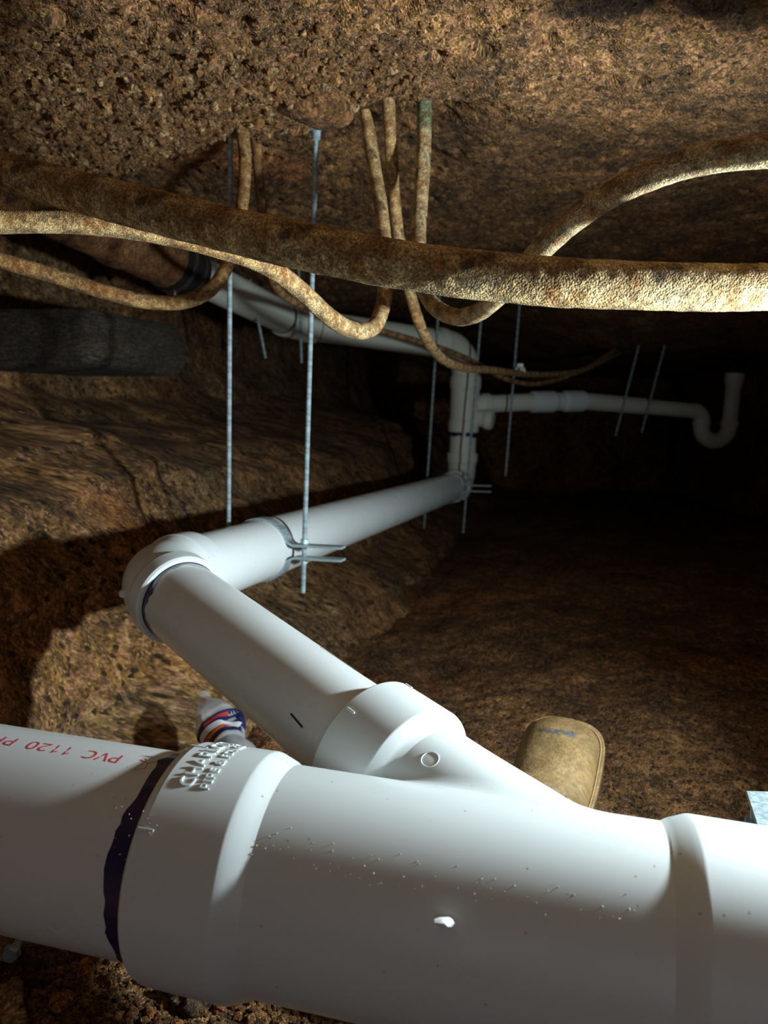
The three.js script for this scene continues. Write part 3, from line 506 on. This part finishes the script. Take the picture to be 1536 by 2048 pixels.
single('supply_tube', sweep(pts([[849, 175, 1.30], [849, 230, 1.31], [847, 320, 1.31], [841, 410, 1.30], [837, 480, 1.27], [843, 560, 1.22], [868, 612, 1.15], [910, 634, 1.09], [950, 628, 1.03], [985, 603, 0.97], [1030, 555, 0.89], [1085, 497, 0.82], [1150, 438, 0.765], [1250, 374, 0.70], [1380, 325, 0.645], [1536, 303, 0.60], [1750, 300, 0.58], [2400, 330, 0.62]]), 0.0120, { seed: 55, step: 0.004, tone: [0.84, 0.76, 0.66],
  paint: (s, a, c, L) => { const t = s / L; let o = c; if (s < 0.075) { const k = sm(0.075, 0.05, s) * 0.75; o = [lerp(c[0], 0.22, k), lerp(c[1], 0.45, k), lerp(c[2], 0.46, k)]; } const w = sm(0.55, 0.66, t) * 0.5; o = [lerp(o[0], 0.95, w), lerp(o[1], 0.95, w), lerp(o[2], 0.92, w)]; const rr = sm(0.06, 0.02, Math.abs(t - 0.60)) * Math.max(0, noise(s * 50, a * 2, 0, 8)) * 1.2; return [o[0] * (1 - 0.2 * rr), o[1] * (1 - 0.55 * rr), o[2] * (1 - 0.75 * rr)]; } }), M.copper, 'greenish topped line looping under and rising toward the far side as an arch', 'tube', LINES);
{
  const c = W(1040, 742, 2.72); const g = thing('pipe_clip', 'small pale plastic clip on the trailing lines past the riser', 'clip');
  part('band', lathe([[0.0125, -0.012], [0.0155, -0.0115], [0.0155, 0.0115], [0.0125, 0.012]], c, V3(1, -0.1, -0.6), 24), M.pvcOld, g); part('tab', box(0.022, 0.016, 0.010, basis(c.clone().add(V3(0, 0.018, 0)), V3(1, 0, 0), V3(0, 1, 0), V3(0, 0, 1)), 0.002), M.pvcOld, g);
}

// ------------------------------------------------------------------ things on the floor
const floorAt = (x, f) => floorY(x, f) + EYE;
{ // boot, heel on the ground and toe tilted up
  const g = thing('work_boot', 'tan leather square toed work boot with a blue paint smear', 'boot');
  const L = 0.30, N = 60, K = 40;
  const halfW = t => { const toe = t < 0.16 ? Math.pow(Math.max(0, 1 - Math.pow(1 - t / 0.16, 2.6)), 1 / 2.6) : 1; return toe * (0.053 + 0.004 * Math.sin(Math.PI * Math.min(1, t / 0.55)) - 0.016 * sm(0.42, 0.66, t) + 0.006 * sm(0.7, 0.85, t)) * (t > 0.93 ? Math.sqrt(Math.max(0.02, 1 - Math.pow((t - 0.93) / 0.07, 2))) : 1); };
  const topH = t => 0.020 + 0.030 * Math.pow(sm(-0.02, 0.16, t), 0.8) + 0.020 * sm(0.12, 0.42, t) + 0.045 * sm(0.36, 0.72, t);
  const lean = t => 0.010 * sm(0.0, 0.5, t) - 0.012;
  const upper = grid(K, N, (i, j) => {
    const t = 0.004 + 0.99 * j / N, a = Math.PI * i / K, w = halfW(t) * 0.955, h = topH(t), ca = Math.cos(a), sa = Math.sin(a), e = 0.62;
    let x = Math.sign(ca) * Math.pow(Math.abs(ca), e) * w * (1 - 0.18 * sa * sa), y = 0.012 + Math.pow(sa, 0.72) * (h - 0.012);
    const crease = sm(0.24, 0.34, t) * sm(0.62, 0.5, t) * sa; y -= 0.0022 * crease * (0.5 + 0.5 * Math.sin(t * 150 + 4 * noise(x * 30, t * 9, 0, 9) + x * 20)); y += 0.002 * fbm(x * 30, t * 9, 0, 3, 19) * sa;
    const k = 0.95 + 0.18 * fbm(x * 25, t * 10, 0, 3, 29); let c = [0.60 * k, 0.415 * k, 0.185 * k];
    const dust = sm(0.2, 0.5, t) * (0.5 + 0.5 * noise(x * 40, t * 20, 0, 39)); c = c.map((v, q) => lerp(v, [0.50, 0.42, 0.27][q], dust * 0.6));
    const sx = x - 0.004, st = (t - 0.155 + 0.5 * sx * 0.9) * 0.30; const sme = sm(1, 0.55, Math.abs(st) / (0.0055 * sm(-0.045, 0.02, sx) + 0.0006) + 0.4 * noise(x * 200, t * 60, 0, 49)) * sm(-0.045, -0.03, sx) * sm(0.027, 0.018, sx); c = c.map((v, q) => lerp(v, [0.13, 0.20, 0.27][q], sme * 0.95));
    return { p: [x + lean(t), y, t * L], uv: [x, t * L], c };
  });
  const outline = (grow, y0, y1, inset = 0) => { // closed ring following the sole's edge
    const n = 80, ring = []; for (let k = 0; k < n; k++) { const q = k / n, side = q < 0.5 ? 1 : -1, t = q < 0.5 ? q * 2 : 2 - q * 2, tt = 0.5 - 0.5 * Math.cos(Math.PI * t); ring.push([side * (halfW(Math.min(0.999, Math.max(0.0005, tt))) + grow) + lean(tt), tt * (L + grow) - grow * (1 - tt)]); }
    const prof = [[1, y0], [1, y0 + 0.001], [1, y1 - 0.001], [0.985, y1], [0.5, y1], [0.0, y1]]; const all = [[0.0, y0], ...prof];
    return toCreasedNormals(grid(n, all.length - 1, (i, j) => { const r = ring[i % n], [s, y] = all[j]; return { p: [r[0] * s, y, L * 0.5 + (r[1] - L * 0.5) * s], uv: [r[0], r[1]] }; }, {}), 0.6);
  };
  const u = part('upper', upper, M.leather, g); const sol = part('sole', outline(0.003, -0.012, 0.006), M.sole, g); const wl = part('welt', outline(0.0055, 0.006, 0.0125), M.welt, g, 'pale leather welt');
  const st = []; for (let k = 0; k <= 46; k++) { const t = 0.015 + 0.5 * k / 46; st.push([t]); }
  for (const s of [1, -1]) { const p = []; for (let k = 0; k <= 40; k++) { const t = lerp(s > 0 ? 0.003 : 0.003, 0.6, Math.pow(k / 40, 1.6)); p.push(V3(s * (halfW(t) + 0.0012) + lean(t), 0.0132, t * L - 0.001)); } part('stitching', new THREE.TubeGeometry(new THREE.CatmullRomCurve3(p), 90, 0.0007, 5), M.thread, wl); }
  part('heel', box(0.072, 0.026, 0.075, new THREE.Matrix4().makeTranslation(-0.004, -0.022, L - 0.040), 0.006), M.sole, g);
  // ankle and shaft lead back under the pipe
  const sc = new THREE.CatmullRomCurve3([V3(0, 0.055, L * 0.72), V3(0, 0.075, L * 0.88), V3(0, 0.125, L * 1.08), V3(0, 0.185, L * 1.28)]), fr = sc.computeFrenetFrames(24, false);
  part('shaft', grid(32, 24, (i, j) => { const a = i / 32 * Math.PI * 2, p = sc.getPointAt(j / 24), r = lerp(0.040, 0.050, j / 24) * (1 + 0.03 * Math.sin(j * 1.3)); p.addScaledVector(fr.normals[j], Math.cos(a) * r).addScaledVector(fr.binormals[j], Math.sin(a) * r * 0.95); return { p: p.toArray(), uv: [a * 0.05, j * 0.008], c: [0.55, 0.40, 0.20] }; }), M.leather, g);
  // place: local z runs from toe to heel
  const toe = W(1152, 1438, 1.08), heelF = 0.845; const heel = P(toe.x - 0.15, 0, heelF); const dz = V3(heel.x - toe.x, 0, heel.z - toe.z).normalize(); const tilt = rad(33);
  const zAx = dz.clone().multiplyScalar(Math.cos(tilt)).add(V3(0, -Math.sin(tilt), 0)), roll = rad(3), xA = V3().crossVectors(V3(0, 1, 0), zAx).normalize(), yA = V3().crossVectors(zAx, xA).normalize();
  const q = new THREE.Quaternion().setFromRotationMatrix(new THREE.Matrix4().makeBasis(xA, yA, zAx)); g.quaternion.copy(q); g.position.copy(toe).addScaledVector(yA, -0.022);
}
{ // crushed drink bottle lying against the bank foot
  const g = thing('plastic_bottle', 'crushed clear plastic bottle with a red and blue label behind the wye hub', 'bottle');
  const prof = [[0.0135, 0.205], [0.0135, 0.188], [0.0165, 0.180], [0.030, 0.150], [0.0325, 0.135], [0.031, 0.128], [0.0325, 0.120], [0.0325, 0.07], [0.030, 0.064], [0.0325, 0.058], [0.0325, 0.012], [0.028, 0.002], [0.010, 0.004], [0.0003, 0.008]];
  const squash = (p) => { const y = p.y, d = sm(0.02, 0.06, y) * sm(0.17, 0.12, y); const n = 0.010 * d * noise(p.x * 40 + 2, y * 30, p.z * 40, 7); p.x *= 1 - 0.20 * d * Math.sin(y * 40); p.z *= 1 - 0.16 * d; p.x += n; p.z += n * 0.7; return p; };
  const mk = pr => { const dense = []; for (let i = 0; i < pr.length - 1; i++) for (let k = 0; k < 4; k++) dense.push([lerp(pr[i][0], pr[i + 1][0], k / 4), lerp(pr[i][1], pr[i + 1][1], k / 4)]); dense.push(pr[pr.length - 1]); const gg = grid(48, dense.length - 1, (i, j) => { const a = i / 48 * Math.PI * 2, p = squash(V3(dense[j][0] * Math.cos(a), dense[j][1], dense[j][0] * Math.sin(a))); return { p: p.toArray(), uv: [i / 48, dense[j][1]] }; }, { flip: true }); return gg; };
  part('body', mk(prof), M.pet, g);
  const cv = document.createElement('canvas'); cv.width = 512; cv.height = 256; const x = cv.getContext('2d'); x.fillStyle = '#16204e'; x.fillRect(0, 0, 512, 256); x.fillStyle = '#e9e6ea'; for (const o of [0, 256]) { x.beginPath(); x.moveTo(o + 20, 180); x.bezierCurveTo(o + 80, 60, o + 180, 50, o + 250, 90); x.lineTo(o + 250, 150); x.bezierCurveTo(o + 180, 120, o + 100, 140, o + 40, 220); x.fill(); x.fillStyle = '#c2342c'; x.fillRect(o + 70, 150, 140, 52); x.fillStyle = '#e08a2c'; x.fillRect(o + 100, 164, 80, 26); x.fillStyle = '#b83a36'; x.fillRect(o + 60, 20, 110, 34); x.fillStyle = '#e9e6ea'; }
  const lt = new THREE.CanvasTexture(cv); lt.colorSpace = THREE.SRGBColorSpace; lt.wrapS = THREE.RepeatWrapping;
  const lab = mk([[0.0329, 0.122], [0.0329, 0.100], [0.0329, 0.072]]); { const uv = lab.attributes.uv; for (let i = 0; i < uv.count; i++) uv.setXY(i, uv.getX(i), (uv.getY(i) - 0.072) / 0.05); }
  part('label', lab, std({ map: lt, roughness: 0.5, side: THREE.DoubleSide }), g, 'red, white and blue paper label');
  const base = W(492, 1545, 1.10), tip = W(408, 1400, 1.26); base.y = Math.max(base.y, floorAt(base.x, -base.z) + 0.034); tip.y = Math.max(tip.y, 0.0);
  const d = tip.clone().sub(base).normalize(); g.position.copy(base); g.quaternion.setFromUnitVectors(V3(0, 1, 0), d);
}
{ // hex bolt
  const g = thing('hex_bolt', 'loose zinc hex bolt lying on the gravel below the main pipe', 'bolt');
  const a = W(22, 1916, 0.78), b = W(52, 1876, 0.82); a.y = floorAt(a.x, -a.z) + 0.018; b.y = floorAt(b.x, -b.z) + 0.020; const d = b.clone().sub(a).normalize();
  part('shank', lathe([[0.0002, 0.045], [0.002, 0.044], [0.0046, 0.038], [0.0048, 0.020], [0.0052, 0.0195], [0.0052, 0]], a, d, 20), M.rod, g); part('head', hexNut(a, d, 0.0085, 0.0068), M.zinc, g); part('washer_face', lathe([[0.0052, 0.0045], [0.0095, 0.0045], [0.0095, 0.0033], [0.0052, 0.0033]], a, d, 24), M.zinc, g);
}
{ // folded galvanised plate by the far hub
  const g = thing('steel_bracket', 'galvanised steel bracket plate beside the far hub of the wye', 'bracket');
  const c = W(1494, 1583, 0.80), e = W(1522, 1650, 0.715), y0 = c.y; const dirE = V3(e.x - c.x, 0, e.z - c.z).normalize(), dirR = V3(0.99, 0, 0.06).normalize();
  const ln = 0.10, wd = 0.22, sh = new THREE.Shape(); const P2d = (u, v) => [u * dirR.x + v * dirE.x, u * dirR.z + v * dirE.z]; const q = [P2d(0, 0), P2d(wd, 0), P2d(wd, ln), P2d(0, ln)];
  sh.moveTo(q[0][0], -q[0][1]); for (let i = 1; i < 4; i++) sh.lineTo(q[i][0], -q[i][1]);
  const geo = (h, y) => { const gg = new THREE.ExtrudeGeometry(sh, { depth: h, bevelEnabled: true, bevelSize: 0.0006, bevelThickness: 0.0006, bevelSegments: 2 }); gg.rotateX(-Math.PI / 2); gg.translate(c.x, y, c.z); return gg; };
  part('top_plate', geo(0.004, y0 - 0.004), M.zinc, g); part('bottom_plate', geo(0.004, y0 - 0.034), M.zinc, g);
  part('web', box(wd * 0.96, 0.030, 0.004, basis(c.clone().addScaledVector(dirR, wd / 2).addScaledVector(dirE, 0.004).add(V3(0, -0.016, 0)), dirR, V3(0, 1, 0), V3().crossVectors(dirR, V3(0, 1, 0)))), M.zinc, g);
  part('post', rod(c.clone().addScaledVector(dirR, wd * 0.6).addScaledVector(dirE, 0.05).add(V3(0, -0.03, 0)), V3(c.x + wd * 0.6, -0.02, c.z + 0.05), 0.010), M.zinc, g);
}

// stones: irregular shapes shared between many copies
function stoneGeo(seed, detail = 1, uvs = 0.03) { const g = mergeVertices(new THREE.IcosahedronGeometry(1, detail).deleteAttribute('normal').deleteAttribute('uv')), p = g.attributes.position, R = rng(seed), ax = [0.7 + 0.5 * R(), 0.55 + 0.3 * R(), 0.8 + 0.4 * R()]; for (let i = 0; i < p.count; i++) { const v = V3().fromBufferAttribute(p, i); const k = 1 + 0.35 * noise(v.x * 1.5 + seed, v.y * 1.5, v.z * 1.5, seed); v.multiplyScalar(k); p.setXYZ(i, v.x * ax[0], v.y * ax[1], v.z * ax[2]); } const f = toCreasedNormals(g, 0.5); f.setAttribute('uv', new THREE.Float32BufferAttribute(new Float32Array(f.attributes.position.count * 2).map((_, i) => f.attributes.position.array[Math.floor(i / 2) * 3 + (i % 2) * 2] * uvs), 2)); return f; }
const stones = [1, 2, 3, 4, 5, 6, 7].map(s => stoneGeo(s * 13));
const boulders = [1, 2, 3, 4].map(s => stoneGeo(s * 29, 4, 0.05));
const stoneMat = (r, g, b) => std({ color: lin(r, g, b), map: soilMap, bumpMap: soilBump, bumpScale: 0.003, roughness: 0.95 });
const tan1 = stoneMat(0.74, 0.49, 0.25), tan2 = stoneMat(0.58, 0.37, 0.18), orange = stoneMat(0.86, 0.42, 0.17), dark = stoneMat(0.22, 0.17, 0.13), pale = stoneMat(0.72, 0.55, 0.36);
function stone(name, label, group, px, py, f, size, m, k, seed) {
  const R = rng(seed), w = W(px, py, f); let ff = f; for (let i = 0; i < 30; i++) { const q = W(px, py, ff); const dy = q.y - floorAt(q.x, ff); ff += dy * 1.2; w.copy(W(px, py, ff)); }
  const o = single(name, size > 0.018 ? boulders[k % 4] : stones[k % stones.length], m, label, 'stone', group); o.position.copy(w); o.position.y = floorAt(w.x, -w.z) + size * 0.35; o.scale.setScalar(size); o.rotation.set(R() * 6, R() * 6, R() * 6); return o;
}
stone('rock', 'pale flat rock in the lower corner of the gravel', null, 8, 2056, 0.70, 0.034, pale, 2, 3);
stone('clay_lump', 'big dark grey clay lump next to the hex bolt', null, 92, 1940, 0.78, 0.024, dark, 1, 4);
stone('clay_lump', 'dark grey lump under the main pipe by the hub', null, 385, 2005, 0.74, 0.020, dark, 3, 6);
stone('pebble', 'bright orange pebble, long and upright, by the dark lump', null, 115, 1948, 0.76, 0.014, orange, 0, 7);
stone('pebble', 'bright orange rounded pebble nearest to the primer band', null, 173, 1950, 0.76, 0.0125, orange, 2, 8);
stone('pebble', 'orange pebble lying lowest in the gravel', null, 118, 2012, 0.72, 0.014, orange, 4, 9);
stone('pebble', 'small orange pebble near the lower edge of the hub', null, 436, 2018, 0.72, 0.009, orange, 5, 10);
{
  const R = rng(77), mats = [tan1, tan2, tan1, tan2, orange, dark, pale];
  for (let i = 0; i < 170; i++) { const px = R() * 640 - 10, py = lerp(1870 + px * 0.21, 2060, Math.pow(R(), 0.9)); stone('pebble', 'small brown clay pebble among the gravel below the main pipe', 'gravel pebbles below the main pipe', px, py, 0.78, 0.0035 + 0.006 * R() * R(), mats[Math.floor(R() * R() * 7)], i, 100 + i); }
}
function scatter(name, label, count, seed, mats, place, parent) {
  mats.forEach((m, k) => { const im = setShadow(new THREE.InstancedMesh(stones[(k * 3 + 1) % stones.length], m, count)), R = rng(seed + k), M4 = new THREE.Matrix4(), q = new THREE.Quaternion(), e = new THREE.Euler(); let n = 0; for (let i = 0; i < count; i++) { const r = place(R); if (!r) continue; e.set(R() * 6, R() * 6, R() * 6); M4.compose(r[0], q.setFromEuler(e), V3(r[1], r[1] * (0.7 + 0.5 * R()), r[1])); im.setMatrixAt(n++, M4); } im.count = n; im.name = numbered(name); tag(im, label[k], 'gravel', null, 'stuff'); scene.add(im); });
}
scatter('floor_gravel', ['fine tan crumbs strewn over the tunnel floor', 'fine brown crumbs strewn over the tunnel floor', 'fine dark grit strewn over the tunnel floor'], 5200, 301, [tan1, tan2, dark], R => { const near = R() < 0.7, f = near ? 0.62 + 0.55 * R() : 0.8 + 1.4 * R(), x = near ? -0.62 + 0.85 * R() : -0.3 + 1.0 * R(); return [V3(x, floorAt(x, f) + 0.001, -f), 0.0012 + 0.0036 * R() * R()]; });
const pale2 = stoneMat(0.95, 0.80, 0.58);
scatter('roof_crumbs', ['tan crumbs stuck in the earth roof', 'brown crumbs stuck in the earth roof', 'pale grit stuck in the earth roof'], 9000, 401, [tan1, tan2, pale2], R => { const f = 0.9 + 0.75 * Math.pow(R(), 1.2), x = -0.75 + 1.5 * R(), dens = sm(0.25, -0.1, x + 0.15 * noise(x * 5, f * 5, 0, 9)) * sm(0.95, 1.25, f); if (R() > 0.30 + 0.70 * dens) return null; return [V3(x, ceilY(x, f) + EYE + 0.001, -f), 0.0015 + (0.003 + 0.010 * dens) * R() * R() * R() + 0.001 * R()]; });
scatter('tube_crumbs', ['rust brown dirt crumbs lying on top of the thick tube'], 70, 501, [tan2], R => { const k = R() < 0.6, px = k ? 970 + 90 * R() : 1290 + 65 * R(), w = W(px, k ? 511 + (px - 970) * 0.06 : 531, (k ? 0.668 : 0.677) + 0.008 * (R() - 0.5)); return [w, 0.0008 + 0.0016 * R()]; });
{ // larger stones bedded in the roof
  const bed = (px, py, f, size, m, k, label) => { const w = W(px, py, f), o = single('roof_stone', boulders[k % 4], m, label, 'stone'); o.position.set(w.x, ceilY(w.x, f, false) + EYE + size * 0.15, w.z); o.scale.set(size * 1.25, size * 0.75, size); o.rotation.y = k; };
  bed(632, 235, 1.36, 0.055, stoneMat(0.34, 0.21, 0.11), 1, 'rounded brown stone bedded in the roof above the flanged rod');
  bed(1170, 95, 1.0, 0.035, dark, 2, 'black mineral lump bedded in the roof, the nearer to the middle');
  bed(1420, 110, 1.02, 0.045, dark, 4, 'large blackish lump bedded in the roof toward the corner');
}
{ // white plastic chip and sawdust flecks on the wye barrel
  const [d, e1, e2] = frame(mainDir), on = (x, th, r = RB) => onMain(x).addScaledVector(e1, Math.cos(th) * r).addScaledVector(e2, Math.sin(th) * r);
  const o = single('plastic_chip', stones[3], std({ color: lin(0.92, 0.93, 0.92), roughness: 0.5 }), 'small white plastic chip stuck to the wye barrel', 'chip'); o.position.copy(on(0.058, rad(61), RB + 0.0045)); o.scale.set(0.0085, 0.006, 0.004); o.rotation.set(0.5, 0.2, -0.4);
  const R = rng(909), fm = std({ color: lin(0.85, 0.80, 0.72), roughness: 0.8 }), n = 260, im = setShadow(new THREE.InstancedMesh(stones[0], fm, n)), m4 = new THREE.Matrix4(); let c = 0;
  for (let i = 0; i < n; i++) { const x = -0.2 + 0.38 * R(), hubbed = x < -0.155, th = rad(52 + 20 * (R() + R() - 1)), r = hubbed ? RH : RB; if (x > -0.16 && x < -0.13) continue; const s = 0.0002 + 0.0005 * R() * R(); m4.compose(on(x, th, r), new THREE.Quaternion(R(), R(), R(), R()).normalize(), V3(s * 1.6, s, s)); im.setMatrixAt(c++, m4); }
  im.count = c; im.name = 'plastic_shavings'; tag(im, 'tiny pale plastic shavings clinging to the wye', 'shavings', null, 'stuff'); scene.add(im);
}

// ------------------------------------------------------------------ work lamp standing beside the pipes
{
  const g = thing('work_lamp', 'black LED work lamp on a stand beside the pipes', 'lamp');
  const at = P(...LAMP.at), aim = V3(LAMP.aim[0], LAMP.aim[1], -LAMP.aim[2]).normalize(), [d, e1, e2] = frame(aim);
  part('housing', box(0.11, 0.09, 0.03, basis(at.clone().addScaledVector(d, -0.030), e2, e1, V3().crossVectors(e2, e1)), 0.006), M.lampBody, g);
  part('lens', box(0.06, 0.06, 0.004, basis(at.clone().addScaledVector(d, -0.012), e2, e1, V3().crossVectors(e2, e1)), 0.001), M.lens, g);
  { // folding flap that keeps the light off the floor ahead
    const q = [[-0.66, -0.38, 1.9], [0.0, -0.42, 0.72], [0.45, -0.81, 0.36], [0.8, -0.34, 1.2]].map(v => at.clone().addScaledVector(V3(v[0], v[1], -v[2]).normalize(), 0.13)), cen = q.reduce((a, b) => a.add(b), V3()).multiplyScalar(0.25), n = cen.clone().sub(at).normalize().multiplyScalar(0.002);
    const pos = []; for (const v of q) pos.push(...v.toArray()); for (const v of q) pos.push(...v.clone().add(n).toArray());
    const fg = new THREE.BufferGeometry(); fg.setAttribute('position', new THREE.Float32BufferAttribute(pos, 3)); fg.setIndex([0, 1, 2, 0, 2, 3, 4, 6, 5, 4, 7, 6, 0, 4, 1, 1, 4, 5, 1, 5, 2, 2, 5, 6, 2, 6, 3, 3, 6, 7, 3, 7, 0, 0, 7, 4]); fg.computeVertexNormals(); part('flap', fg, M.lampBody, g);
    part('flap_arm', rod(at.clone().addScaledVector(d, -0.03).add(V3(0.03, -0.03, 0)), q[3], 0.004), M.lampBody, g);
  }
  const foot = V3(at.x + 0.03, 0.0, at.z + 0.0); foot.y = floorAt(foot.x, -foot.z);
  part('stand', rod(at.clone().addScaledVector(d, -0.03).add(V3(0, -0.03, 0)), foot, 0.008), M.lampBody, g);
  part('foot', lathe([[0.0003, 0.014], [0.05, 0.012], [0.055, 0.006], [0.055, -0.01]], foot, V3(0, 1, 0), 32), M.lampBody, g);
  const l = new THREE.RectAreaLight(LAMP.color, LAMP.nits, LAMP.size, LAMP.size); l.name = 'lamp_light'; l.position.copy(at); l.lookAt(at.clone().add(aim)); scene.add(l);
}

renderer.render(scene, camera);
